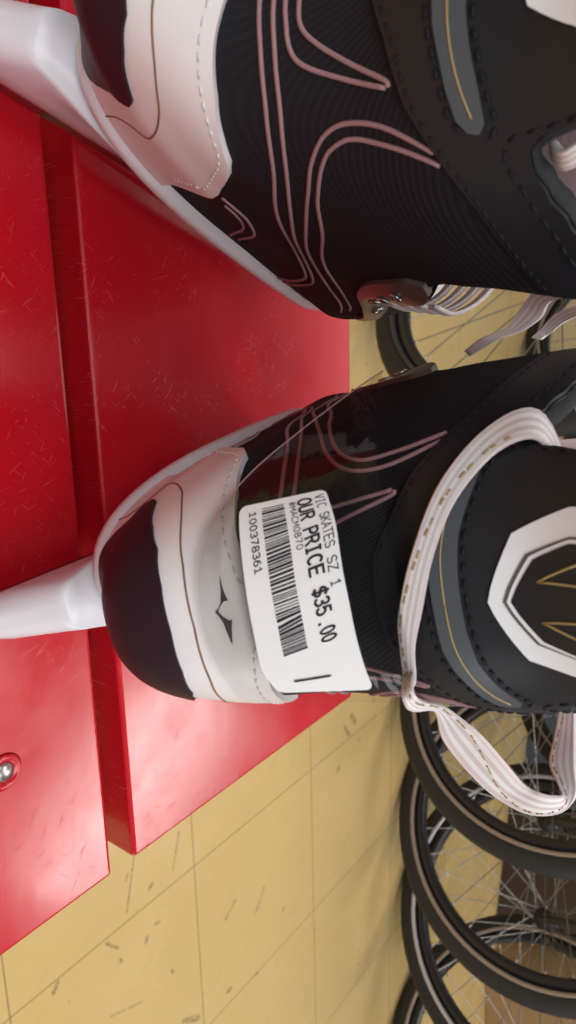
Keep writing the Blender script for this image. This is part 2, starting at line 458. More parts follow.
def fopen(z):                                 # how far forward the quarters reach before the lacing gap
    return 1.01 if z < .117 else .615-.095*sstep(.122, .15, z)-.08*sstep(.145, .172, z)-.04*sstep(.17, .2, z)
def make_skate():
    root = empty('ice_skate')
    # --- shell of the boot: outer skin, rim roll, inner lining
    NU = 200; ZS = .117
    us = [-1+2*i/NU for i in range(NU+1)]
    def open_u(u, z):                         # pull the front columns back to the edge of the lacing gap
        f = fopen(max(z, ZS+.0001)); a = abs(u)
        return math.copysign(a if a <= .3 else .3+(a-.3)*(f-.3)/.7, u) if a else 0
    bm = bmesh.new()
    def sheet(fn, nz, ring):
        g = [[bm.verts.new(fn(u, j/nz)) for j in range(nz+1)] for u in (us[:-1] if ring else us)]
        n = len(g)
        for i in range(n if ring else n-1):
            A, B = g[i], g[(i+1) % n]
            for j in range(nz): bm.faces.new((A[j], B[j], B[j+1], A[j+1]))
        return g
    foot = sheet(lambda u, t: surf0(u, .056+(ZS-.056)*t, TAB), 26, True)
    bm.faces.new([c[0] for c in foot])
    capv = [c[-1] for c, u in zip(foot, us[:-1]) if u >= .6] + [c[-1] for c, u in zip(foot, us[:-1]) if u <= -.6]
    bm.faces.new(capv)
    def ankle(u, t):
        z = ZS+(ztop(open_u(u, .19))-ZS)*t
        return surf0(open_u(u, z), z, TAB)
    sheet(ankle, 48, False)
    shell = link_bm('boot', bm, MT['mesh'], root, autos=60)
    # lining
    bm = bmesh.new()
    def inner(u, t):
        z = ZS+.002+(ztop(open_u(u, .19))-.0015-ZS-.002)*t; v = open_u(u, z)*.97
        return surf(v, z, -.0052*min(1, 4*(1-abs(u))+.06)-.0004)
    sheet(inner, 20, False)
    lin = link_bm('lining', bm, MT['lining'], root)
    # collar roll between skin and lining
    bm = bmesh.new()
    pts = []
    for i, u in enumerate(us):
        if abs(u) <= .39: pts.append(surf(u, ztop(u), -.0028)-Vector((0, 0, .0026)))
    add_tube(bm, pts, .0030, 8)
    link_bm('collar_edge', bm, MT['collar'], root)
    # --- tongue filling the front
    bm = bmesh.new()
    spine = [(.150, .112, .030), (.134, .122, .028), (.118, .138, .026), (.104, .155, .0235), (.094, .175, .022), (.089, .195, .022), (.089, .212, .022), (.094, .228, .021), (.101, .236, .018)]
    C_ = catmull(spine, 4); rows = []
    for i, c in enumerate(C_):
        t = (C_[min(i+1, len(C_)-1)]-C_[max(i-1, 0)]); n = Vector((0, t.y, -t.x)).normalized()      # (y, z) normal
        top, bot = [], []
        for q in range(13):
            a = -1+q/6; bow = (.012*(1-a*a)-.012)
            th = .0032*(1-a**6)
            base = Vector((a*c.z, c.x+bow-.006, c.y))
            top.append(bm.verts.new(base+Vector((0, th, 0)))); bot.append(bm.verts.new(base-Vector((0, th, 0))))
        rows.append(top+bot[::-1])
    for a, b in zip(rows, rows[1:]):
        for k in range(26): bm.faces.new((a[k], a[(k+1) % 26], b[(k+1) % 26], b[k]))
    bm.faces.new(rows[0]); bm.faces.new(rows[-1])
    tg = link_bm('tongue', bm, MT['tongue'], root); tag(tg, 'mauve felt tongue')
    # --- eyestays, eyelets, crossing laces
    EY = [(.645, .116), (.625, .1255), (.58, .1365), (.53, .1475)]
    for s in (1, -1):
        poly = [(s*.592, .098), (s*.590, .1155), (s*.5475, .1290), (s*.50, .146), (s*.455, .157), (s*.45, .163), (s*.475, .1625), (s*.51, .158), (s*.55, .1503), (s*.60, .142), (s*.655, .130), (s*.685, .118), (s*.655, .109), (s*.625, .098)]
        if s < 0: poly = poly[::-1]
        es = patch('eyestay', poly, .0014, MT['eyestay'], root)
        tag(es, 'taupe strip that carries the eyelets')
        for u, z in EY:
            bm = bmesh.new()
            c = surf(s*u, z, .0018); n = (surf(s*u, z, .004)-surf(s*u, z, .001)).normalized()
            a = n.orthogonal().normalized(); b = n.cross(a)
            add_tube(bm, [c+(a*math.cos(t)+b*math.sin(t))*.0017 for t in [2*PI*q/14 for q in range(14)]], .0006, 6, closed=True)
            link_bm('eyelet', bm, MT['steel'], es)
    for k in range(7):                            # straight lacing over the instep, then up the ankle
        if k < 4: half_ = [(.0395, .103, .1225+.0058*k), (.0385, .112, .1275+.0052*k), (.030, .119, .1325+.0050*k), (.016, .1225, .1355+.0050*k), (0, .1235, .1365+.0050*k)]
        else:
            z = .168+.012*(k-4); half_ = [(.041, .066, z-.002), (.036, .082, z), (.026, .092, z), (.013, .096, z), (0, .097, z)]
        ctr = [Vector(p) for p in half_]+[Vector((-p[0], p[1], p[2])) for p in half_[-2::-1]]
        up_ = Vector((0, -.5, .86))
        ribbon('lace', [c-up_*.0022 for c in ctr], [c+up_*.0022 for c in ctr], .0014, MT['lace'], root, 4)
    # --- toe cap
    bm = bmesh.new(); gg = {}
    for i in range(25):
        a = -1+2*i/24; uu = 1-abs(a)*.25; s = 1 if a >= 0 else -1
        zt_ = .117-.028*abs(a)**2.2
        for j in range(13):
            gg[i, j] = bm.verts.new(surf(s*min(uu, .9985), .0572+(zt_-.0572)*j/12, .0016))
    for i in range(24):
        for j in range(12): bm.faces.new((gg[i, j], gg[i+1, j], gg[i+1, j+1], gg[i, j+1]))
    bmesh.ops.remove_doubles(bm, verts=bm.verts, dist=1e-4)
    tc = link_bm('toe_cap', bm, MT['white_vinyl'], root); tag(tc, 'white toe cap')
    # --- white heel counter
    half = [(0, .0575), (.12, .0575), (.265, .0585), (.275, .068), (.288, .0785), (.301, .089), (.313, .0985), (.3225, .1045), (.3275, .1095), (.325, .1165), (.314, .1225), (.295, .1262), (.262, .1285), (.2, .1322), (.126, .135), (.08, .137), (.045, .1385), (.036, .142), (.034, .149), (.024, .1535), (0, .1545)]
    ct = patch('heel_counter', sym(half)[0:-1] if False else sym(half), .0019, MT['white_vinyl'], root, .01, .0025)
    tag(ct, 'white vinyl heel panel')
    ins = [(0, .0665), (.06, .0672), (.10, .071), (.128, .0785), (.148, .086), (.168, .0935), (.188, .0985), (.203, .1035), (.2035, .1065), (.192, .1088), (.16, .1148), (.12, .1192), (.06, .1215), (0, .1222)]
    ip = patch('heel_insert', sym(ins), .0027, MT['insert'], root, .01, .0025); tag(ip, 'dark glossy panel low on the heel')
    bm = bmesh.new()
    for s in (1, -1):
        line(bm, [(0, .1268), (s*.06, .1262), (s*.1, .1252), (s*.17, .1218), (s*.218, .1165), (s*.236, .111), (s*.2385, .104), (s*.23, .095), (s*.2, .0860), (s*.17, .0745), (s*.15, .066)], .00028, .0019)
    link_bm('counter_line', bm, MT['brown'], ct)
    bm = bmesh.new()
    for s in (1, -1):
        st = [(s*u*.955, z-(.0022 if u < .25 else .001)+(.003 if z < .1 else 0)) for u, z in half[3:20]]
        dashes(bm, st[1:], .0003, .0020, .0017, .0012)
    tag(link_bm('stitching', bm, MT['stitch_light'], ct), None, kind=None)
    # small two-pointed mark on the counter
    mk = [(-0.0581, 0.13263), (-0.0354, 0.13314), (-0.0218, 0.13365), (-0.0222, 0.13292), (-0.0159, 0.13203), (-0.0106, 0.1316), (-0.0048, 0.13215), (-0.0002, 0.13308), (0.0, 0.1337), (0.0055, 0.13337), (0.0285, 0.13263), (0.0138, 0.13237), (0.001, 0.13214), (-0.0114, 0.13105), (-0.0136, 0.13169), (-0.021, 0.13232), (-0.0363, 0.13264)]
    patch('counter_mark', [(u, z) for u, z in mk][::-1], .0023, MT['ink'], ct, .01, .002, inner=.001)
    # --- pink piping of the quarter
    bm = bmesh.new()
    R_, O_ = .00055, .0001
    for s in (1, -1):
        f = lambda L_: [(s*u, z) for u, z in L_]
        line(bm, f([(0, .1508), (.054, .1510), (.082, .1518), (.098, .1549), (.116, .1618), (.138, .1707), (.146, .1712)]), R_, O_)
        line(bm, f([(0, .1480), (.058, .1483), (.08, .1487), (.112, .1496), (.128, .1524), (.136, .161), (.1465, .1708)]), R_, O_)
        line(bm, f([(.555, .0935), (.498, .1069), (.43, .128), (.338, .1413), (.258, .1491), (.21, .1549), (.189, .161), (.1915, .1692), (.22, .18)]), R_, O_)
        line(bm, f([(.55, .1), (.508, .1169), (.428, .1347), (.33, .1448), (.26, .1514), (.228, .1556), (.2085, .1615), (.216, .1707), (.235, .1808)]), R_, O_)
        line(bm, f([(0, .1432), (.064, .1433), (.136, .1433), (.216, .1413), (.314, .1351), (.40, .123), (.446, .11), (.47, .095), (.48, .080), (.485, .066)]), R_, O_)
        line(bm, f([(0, .1460), (.062, .1460), (.13, .1463), (.21, .1448), (.308, .139), (.40, .1285), (.45, .115), (.478, .098), (.489, .080), (.495, .066)]), R_, O_)
        line(bm, f([(.331, .1052), (.354, .1063), (.37, .1055), (.383, .100), (.392, .088), (.398, .072)]), R_*.9, O_)
        line(bm, f([(.338, .1022), (.353, .1026), (.364, .1008), (.374, .094), (.382, .082), (.387, .07)]), R_*.9, O_)
    pk = link_bm('piping', bm, MT['pink'], root); tag(pk, 'dusty pink double piping lines')
    # --- smooth leather ankle piece and tendon guard
    low = [(0, .1660), (.05, .1668), (.098, .1711), (.168, .1754), (.214, .180), (.276, .1862), (.35, .1916), (.385, .194)]
    upu = [.385-.005*i for i in range(78)]
    half = low + [(u, ztop(u)-.0004) for u in upu]
    an = patch('ankle_panel', sym([p for p in half if not (p[0] < 1e-6 and p[1] > .2)] + [(0, ztop(0)-.0004)]) , .0010, MT['leather'], root, .01, .0025)
    tag(an, 'smooth black leather ankle and tendon guard')
    bm = bmesh.new()
    for s in (1, -1): dashes(bm, [(s*u, z+.0016) for u, z in low], .0003, .0011, .0016, .0012)
    for s in (1, -1): dashes(bm, [(s*u, ztop(u)-.0045) for u in [.12+.02*i for i in range(13)]], .0004, .0011, .002, .0014)
    link_bm('stitching', bm, MT['stitch_dark'], an)
    bl = [(0, .1797), (.05, .1798), (.085, .1809), (.116, .1825), (.15, .184), (.178, .1856), (.188, .1876), (.187, .1896), (.176, .1906), (.16, .1902)]
    bu = [(.136, .1893), (.105, .1878), (.07, .1863), (.024, .1856), (0, .1855)]
    bd = patch('ankle_band', sym(bl+bu), .0015, MT['band'], root, .01, .0025); tag(bd, 'slate grey strip round the back of the ankle')
    bm = bmesh.new()
    for s in (1, -1):
        dashes(bm, [(s*u, z-.0012) for u, z in bl[:7]], .00045, .0012, .0018, .0012)
        dashes(bm, [(s*u, z+.0012) for u, z in bu[::-1]]+[(s*.172, .1925), (s*.19, .1915)], .00045, .0012, .0018, .0012)
    link_bm('stitching', bm, MT['stitch_dark'], bd)
    bm = bmesh.new()
    for s in (1, -1): line(bm, [(0, .1822), (s*.05, .1826), (s*.1, .1842), (s*.14, .1862), (s*.172, .1884)], .00022, .0015)
    link_bm('gold_line', bm, MT['gold'], bd)
    # --- hexagon emblem
    def hexa(sc, dz=0):
        v = [(0, .1908), (.0665, .1968), (.098, .2085), (.105, .220), (.06, .2335), (0, .236)]
        cz = .214
        return sym([(u*sc, cz+(z-cz)*sc) for u, z in v])
    em = patch('emblem', hexa(1), .0016, MT['white_print'], root, .01, .0025, inner=.0002); tag(em, 'white hexagon print on the tendon guard')
    def hex2(lo_, a, b, c):
        return sym([(0, lo_), (a, lo_+.0056), (b, .2085), (b*1.06, .2195), (c, .2315), (0, .2335)])
    patch('emblem_line', hex2(.1938, .0425, .0635, .04), .0018, MT['grey_print'], em, .01, .0025, inner=.0002)
    patch('emblem_ring', hex2(.1946, .0405, .0605, .038), .0020, MT['white_print'], em, .01, .0025, inner=.0002)
    patch('emblem_centre', hex2(.1955, .0375, .0560, .035), .0022, MT['leather'], em, .01, .0025, inner=.0002)
    bm = bmesh.new()
    for s in (1, -1):
        for a, b in (((s*.0155, .2015), (s*.036, .2105)), ((s*.0155, .2015), (s*.0135, .2125)), ((s*.036, .2105), (s*.034, .222)), ((s*.0135, .2125), (s*.012, .226))):
            line(bm, [a, b], .00026, .0023, 4)
    link_bm('emblem_stitch', bm, MT['gold'], em)
    # --- sole plate
    bm = bmesh.new(); rings = []
    for z, off, in ((.0560, .0024), (.0580, .0046), (.0632, .0044), (.0655, .0028), (.0670, -.0002)):
        rings.append([bm.verts.new(surf(-1+2*i/80+1e-4, z+.0012, off)-Vector((0, 0, .0012))) for i in range(80)])
    low_r = [bm.verts.new(surf(-1+2*i/80+1e-4, .0566, .0)-Vector((0, 0, .0025))) for i in range(80)]
    rings.insert(0, low_r)
    for a, b in zip(rings, rings[1:]):
        for i in range(80): bm.faces.new((a[i], a[(i+1) % 80], b[(i+1) % 80], b[i]))
    bm.faces.new(low_r)
    link_bm('sole', bm, MT['white_plastic'], root)
    # --- blade holder
    bm = bmesh.new(); rows = []
    NS = 60; HX = .005                            # the blade sits a little off the boot's middle
    zs = [0, .1, .3, .5, .7, .84, .93, 1]
    for i in range(NS+1):
        t = (i/NS)**1.5; y0 = -.012+t*.192; dn = min(1, (t*.192+.0004)/.010); nose = math.sqrt(1-(1-dn)**2)
        ph = sstep(-.030, -.010, y0)*(1-sstep(.060, .082, y0)); pf = sstep(.098, .118, y0)*(1-sstep(.185, .195, y0)); p = max(ph, pf)
        W = .0080+.0115*sstep(-.012, .05, y0) if y0 < .09 else .026-.012*sstep(.14, .182, y0)
        top = .034+.0215*p
        row = []
        L_, R2 = [], []
        for q in zs:
            z = .0125+(top-.0125)*q
            y = y0+((1-t)**8)*(-.017+.029*(z-.0125)/.043)+.0  # heel end slopes back
            base = .0036+.0048*sstep(.0125, .034, z)
            fl_ = p*(W-base)*sstep(.036, .056, z)**1.5
            wdt = (base+fl_)*nose
            L_.append(bm.verts.new((HX-wdt, y, z))); R2.append(bm.verts.new((HX+wdt, y, z)))
        rows.append(L_+R2[::-1])
    for a, b in zip(rows, rows[1:]):
        m_ = len(a)
        for k in range(m_): bm.faces.new((a[k], a[(k+1) % m_], b[(k+1) % m_], b[k]))
    bm.faces.new(rows[0]); bm.faces.new(rows[-1])
    ho = link_bm('blade_holder', bm, MT['white_plastic'], root); tag(ho, 'white plastic blade holder')
    bm = bmesh.new()
    prof = [(-.026, .008), (-.020, .0038)]+[(y, (y-.04)**2/4) for y in [-.01+.015*k for k in range(12)]]+[(.172, .0095), (.182, .013), (.185, .017), (.180, .022), (-.018, .022), (-.026, .014)]
    A = [bm.verts.new((HX-.0015, y, z)) for y, z in prof]; B = [bm.verts.new((HX+.0015, y, z)) for y, z in prof]
    bm.faces.new(A); bm.faces.new(B[::-1])
    for k in range(len(prof)): bm.faces.new((A[k], A[(k+1) % len(prof)], B[(k+1) % len(prof)], B[k]))
    ru = link_bm('blade', bm, MT['steel'], root, smooth=False); tag(ru, 'steel skate blade')
    return root

LO = dict(loc=(.0814, .1234, .0006), rot=(-.017, -.1535, .0856))
UP = dict(loc=(-.1024, .1401, .0010), rot=(.040, .1723, -.2917))
sk = make_skate()
sk2 = copy_tree(sk)
sk.location = LO['loc']; sk.rotation_euler = LO['rot']
sk2.location = UP['loc']; sk2.rotation_euler = UP['rot']
tag(sk, 'black and white ice skate wrapped with the price sticker, nearest the bench end', 'ice skate', 'pair of ice skates')
tag(sk2, 'black and white ice skate with no price sticker, turned to show its side', 'ice skate', 'pair of ice skates')

# white lace looped round the back of the priced skate's ankle
e1 = [(-0.1735, 0.20554), (-0.2249, 0.19981), (-0.2088, 0.19051), (-0.1412, 0.1832), (-0.0612, 0.17822), (0.0028, 0.17314), (0.0384, 0.1718), (0.0761, 0.17103), (0.1168, 0.1706)]
e2 = [(-0.16, 0.204), (-0.1811, 0.20102), (-0.1695, 0.19347), (-0.1159, 0.18654), (-0.0533, 0.18204), (0.0022, 0.17812), (0.0367, 0.17528), (0.0697, 0.17406), (0.1009, 0.17348)]
offs = [-.007, .003, .0035, .0042, .0045, .0045, .0045, .0055, .009]
LA = [surf(u, z, o) for (u, z), o in zip(e1, offs)]; LB = [surf(u, z, o*.8) for (u, z), o in zip(e2, offs)]
LA += [Vector(p) for p in [[0.0521, 0.049, 0.1516], [0.0678, 0.0587, 0.1471], [0.0837, 0.0684, 0.1476], [0.1001, 0.079, 0.1508], [0.1081, 0.0833, 0.1587], [0.1112, 0.0881, 0.1654], [0.1108, 0.0931, 0.1711], [0.1074, 0.0984, 0.1737], [0.1019, 0.1059, 0.1721], [0.0953, 0.1145, 0.1706], [0.0884, 0.1201, 0.1699], [0.0812, 0.1257, 0.1692]]]
LB += [Vector(p) for p in [[0.0514, 0.051, 0.1543], [0.0652, 0.0619, 0.1585], [0.0803, 0.0706, 0.1618], [0.0961, 0.0823, 0.1623], [0.1001, 0.085, 0.167], [0.1027, 0.0888, 0.1699], [0.1051, 0.0936, 0.1703], [0.1044, 0.0987, 0.1669], [0.1019, 0.1059, 0.1626], [0.0967, 0.1144, 0.1626], [0.0893, 0.12, 0.1637], [0.0819, 0.1257, 0.1641]]]
lo_, A_, B_ = ribbon('lace_loop', LA, LB, .0016, MT['lace'], sk, 6)
tag(lo_, 'flat white lace looped round the ankle with gold flecks')
bm = bmesh.new()
for i in range(10, len(A_)-8, 1):
    if i % 3 == 2: continue
    t = .5+.34*math.sin(i*.13+.6); t2 = .5+.34*math.sin((i+.7)*.13+.6)
    a = A_[i].lerp(B_[i], t); b = A_[i+1].lerp(B_[i+1], t2); no = (A_[i+1]-A_[i]).cross(B_[i]-A_[i]).normalized()
    for s in (.0007, -.0007): add_tube(bm, [a+no*s, a.lerp(b, .7)+no*s], .0003, 5)
link_bm('gold_fleck', bm, MT['gold'], lo_)
# lace end tucked into the collar notch of the other skate
e1 = [surf(.205, .2000, -.006), surf(.205, .2040, -.002), surf(.18, .2105, -.0075), surf(.14, .215, -.010), surf(.08, .218, -.012)]
e2 = [surf(.225, .2005, -.005), surf(.228, .2050, -.002), surf(.20, .2150, -.0075), surf(.16, .221, -.010), surf(.09, .225, -.012)]
lt, _, _ = ribbon('lace_loop', e1, e2, .0016, MT['lace'], sk2, 6); tag(lt, 'white lace end in the collar notch')

r1a = [[0.0385, 0.0712, 0.196], [0.0376, 0.0806, 0.188], [0.0362, 0.0898, 0.1779], [0.0398, 0.0956, 0.1728], [0.0449, 0.0969, 0.17], [0.0486, 0.0973, 0.1631], [0.0516, 0.1028, 0.1562]]
r1b = [[0.0392, 0.0717, 0.1996], [0.0386, 0.0813, 0.1923], [0.0381, 0.0908, 0.1832], [0.0411, 0.0966, 0.1794], [0.0454, 0.0974, 0.1746], [0.0484, 0.0978, 0.1683], [0.053, 0.1034, 0.1585]]
r2a = [[0.0477, 0.0934, 0.1798], [0.0454, 0.0928, 0.1816], [0.042, 0.0871, 0.1871], [0.0404, 0.0821, 0.1947], [0.0385, 0.0819, 0.1991]]
r2b = [[0.0478, 0.0937, 0.1827], [0.0457, 0.0932, 0.1849], [0.0439, 0.0879, 0.1899], [0.0427, 0.0829, 0.1962], [0.041, 0.0828, 0.2006]]
for ea, eb in ((r1a, r1b), (r2a, r2b)):
    o_, _, _ = ribbon('lace_end', ea, eb, .0014, MT['lace'], sk2, 6); tag(o_, 'loose lace end hanging between the two skates')

# ------------------------------------------------------------------ clear film sleeve with price sticker
wrap = empty('price_wrap', LO['loc'], LO['rot'])
tag(wrap, 'clear plastic sleeve with white 35 dollar price sticker wrapped round the skate', 'price tag')
def fs(u, z, off=.0015): return surf(u, z, off, FTAB)
FL = [(-.4241, .1538), (-.3375, .1511), (-.2709, .1463), (-.2077, .1396), (-.1399, .1345), (-.0549, .132), (.0182, .132), (.0953, .133), (.118, .1335)]
FR_ = [(-.4222, .1543), (-.2994, .1629), (-.2228, .1673), (-.1497, .1707), (-.0766, .1735), (-.0111, .1743), (.0519, .1739), (.1084, .1727), (.130, .1722)]
A = catmull([(u, z, 0) for u, z in FL], 6); B = catmull([(u, z, 0) for u, z in FR_], 6)
bm = bmesh.new(); rows = []
for a, b in zip(A, B): rows.append([bm.verts.new(fs(*a.lerp(b, k/12).xy)) for k in range(13)])
for a, b in zip(rows, rows[1:]):
    for k in range(12): bm.faces.new((a[k], a[k+1], b[k+1], b[k]))
fo = link_bm('film', bm, MT['film'], wrap); tag(fo, 'clear plastic film')
bm = bmesh.new(); add_tube(bm, [fs(a.x, a.y, .0016) for a in A[:26]], .00018, 6)
fe = link_bm('film_edge', bm, MT['film_edge'], wrap); tag(fe, 'cut edge of the film, its reddish glint put into the colour')
# sticker in its own (a along the print, b up) coordinates
TB1 = [(-.1522, .1594), (-.0987, .1625), (-.0262, .1638), (.0172, .1640), (.0938, .1641)]
TB0 = [(-.1490, .1402), (-.0700, .1424), (-.002, .1427), (.050, .1421), (.092, .1434)]
T1 = catmull([(u, z, 0) for u, z in TB1], 10); T0 = catmull([(u, z, 0) for u, z in TB0], 10)
def lerp_poly(P, t):
    t = min(max(t, -.02), 1.02)*(len(P)-1); i = min(len(P)-2, max(0, int(t))); return P[i]+(P[i+1]-P[i])*(t-i)
def st(a, b, off):
    p = lerp_poly(T0, a).lerp(lerp_poly(T1, a), b); return fs(p.x, p.y, .0015+off)
def sticker_patch(name, polys, off, m, parent, da=.04, thick=.0003):
    bm = bmesh.new()
    for poly in polys:
        bm.faces.new([bm.verts.new((a, b, 0)) for a, b in poly])
    bmesh.ops.triangulate(bm, faces=bm.faces[:])
    k = 0
    while k*da < 1.02:
        bmesh.ops.bisect_plane(bm, geom=bm.verts[:]+bm.edges[:]+bm.faces[:], plane_co=(k*da, 0, 0), plane_no=(1, 0, 0), dist=1e-7)
        k += 1
    if thick:
        r = bmesh.ops.extrude_face_region(bm, geom=bm.faces[:])
        for e in r['geom']:
            if isinstance(e, bmesh.types.BMVert): e.co.z = -thick
    for v in bm.verts: v.co = st(v.co.x, v.co.y, off+v.co.z)
    return link_bm(name, bm, m, parent, autos=40)
def rrect(a0, b0, a1, b1, ra, rb):
    o = []
    for cx, cy, s in ((a1-ra, b1-rb, 0), (a0+ra, b1-rb, 1), (a0+ra, b0+rb, 2), (a1-ra, b0+rb, 3)):
        for k in range(7):
            t = PI/2*(s+k/6); o.append((cx+ra*math.cos(t), cy+rb*math.sin(t)))
    return o
stick = sticker_patch('sticker', [rrect(0, 0, 1, 1, .035, .085)], .0006, MT['paper'], wrap, thick=.0004)
tag(stick, 'white price sticker')
def arc(cx, cy, rx, ry, a0, a1, n=8):
    return [(cx+rx*math.cos(math.radians(a0+(a1-a0)*k/n)), cy+ry*math.sin(math.radians(a0+(a1-a0)*k/n))) for k in range(n+1)]
GL = {                                            # strokes on a cell 0.6 wide and 1 high
 'V': [[(0, 1), (.3, 0), (.6, 1)]], 'I': [[(.3, 0), (.3, 1)], [(.15, 0), (.45, 0)], [(.15, 1), (.45, 1)]],
 'C': [arc(.32, .5, .3, .5, 50, 310, 12)], 'S': [arc(.3, .74, .27, .26, 30, 270, 9)+arc(.3, .25, .28, .25, 90, -150, 9)],
 'K': [[(.03, 0), (.03, 1)], [(.58, 1), (.03, .42)], [(.2, .6), (.6, 0)]], 'A': [[(0, 0), (.3, 1), (.6, 0)], [(.11, .34), (.49, .34)]],
 'T': [[(0, 1), (.6, 1)], [(.3, 1), (.3, 0)]], 'E': [[(.58, 1), (.04, 1), (.04, 0), (.58, 0)], [(.04, .52), (.5, .52)]],
 'Z': [[(.03, 1), (.57, 1), (.03, 0), (.58, 0)]], '1': [[(.1, .78), (.32, 1), (.32, 0)], [(.1, 0), (.52, 0)]],
 'O': [arc(.3, .5, .3, .5, 0, 360, 16)], '0': [arc(.3, .5, .26, .5, 0, 360, 16)], 'U': [[(.04, 1), (.04, .27)]+arc(.3, .27, .26, .27, 180, 360, 8)+[(.56, 1)]],
 'R': [[(.04, 0), (.04, 1), (.3, 1)]+arc(.32, .75, .25, .25, 90, -90, 8)+[(.04, .5)], [(.32, .5), (.6, 0)]],
 'P': [[(.04, 0), (.04, 1), (.3, 1)]+arc(.32, .73, .26, .27, 90, -90, 8)+[(.04, .46)]],
 '$': [arc(.3, .72, .26, .22, 30, 270, 9)+arc(.3, .27, .27, .23, 90, -150, 9), [(.3, 1.08), (.3, -.08)]],
 '3': [arc(.28, .75, .26, .25, 150, -90, 9)+arc(.28, .26, .29, .26, 90, -150, 9)], '5': [[(.54, 1), (.1, 1), (.05, .52)]+arc(.28, .31, .28, .31, 110, -150, 10)],
 '.': [[(.27, .0), (.33, .0)], [(.27, .05), (.33, .05)]], '#': [[(.17, 0), (.25, 1)], [(.37, 0), (.45, 1)], [(.02, .33), (.56, .33)], [(.05, .68), (.6, .68)]],
 'M': [[(.02, 0), (.02, 1), (.3, .35), (.58, 1), (.58, 0)]], '8': [arc(.3, .75, .23, .24, 0, 360, 12), arc(.3, .26, .28, .26, 0, 360, 12)],
 '7': [[(.03, 1), (.57, 1), (.22, 0)]], '6': [arc(.3, .3, .27, .3, 0, 360, 12), [(.035, .33), (.1, .7), (.28, .95), (.46, .98)]], ' ': []}
def print_text(txt, a0, a1, b0, b1, wgt=.12):
    n = len(txt); adv = (a1-a0)/(n-.2); gw = adv*.78/.6; gh = b1-b0
    LA_, LB_ = .0525, .021                        # print direction and height of the sticker in metres
    bm = bmesh.new(); q = 0
    hw = wgt*.5*gh*LB_
    for i, ch in enumerate(txt):
        for stroke in GL[ch]:
            pts = [Vector(((a0+i*adv+x*gw)*LA_, (b0+y*gh)*LB_)) for x, y in stroke]
            for p, r in zip(pts, pts[1:]):
                d = (r-p).normalized(); nn = Vector((-d.y, d.x))*hw; e = d*hw*.7
                vs = []
                for c in (p-e-nn, r+e-nn, r+e+nn, p-e+nn): vs.append(bm.verts.new(st(c.x/LA_, c.y/LB_, .00070+.00000004*q)))
                bm.faces.new(vs); q += 1
    return link_bm('print', bm, MT['ink'], stick, smooth=False)
print_text('VIC SKATES SZ 1', .03, .48, .87, .965, .13)
print_text('OUR PRICE $35.00', .035, .715, .68, .82, .19)
print_text('#MACM0870', .035, .29, .585, .65, .14)
print_text('100378361', .04, .32, .125, .20, .18)
bars = []
x = .035; rb = random.Random(3)
while x < .705:
    wd = rb.choice((.004, .004, .0075, .011)); bars.append([(x, .27), (x+wd, .27), (x+wd, .525), (x, .525)]); x += wd+rb.choice((.0045, .0045, .008))
sticker_patch('barcode', bars, .00072, MT['ink'], stick, thick=0)
sticker_patch('pen_stroke', [[(.885, .26), (.893, .25), (.902, .26), (.901, .45), (.899, .62), (.893, .66), (.886, .63), (.887, .45)]], .00072, MT['ink'], stick, thick=0)

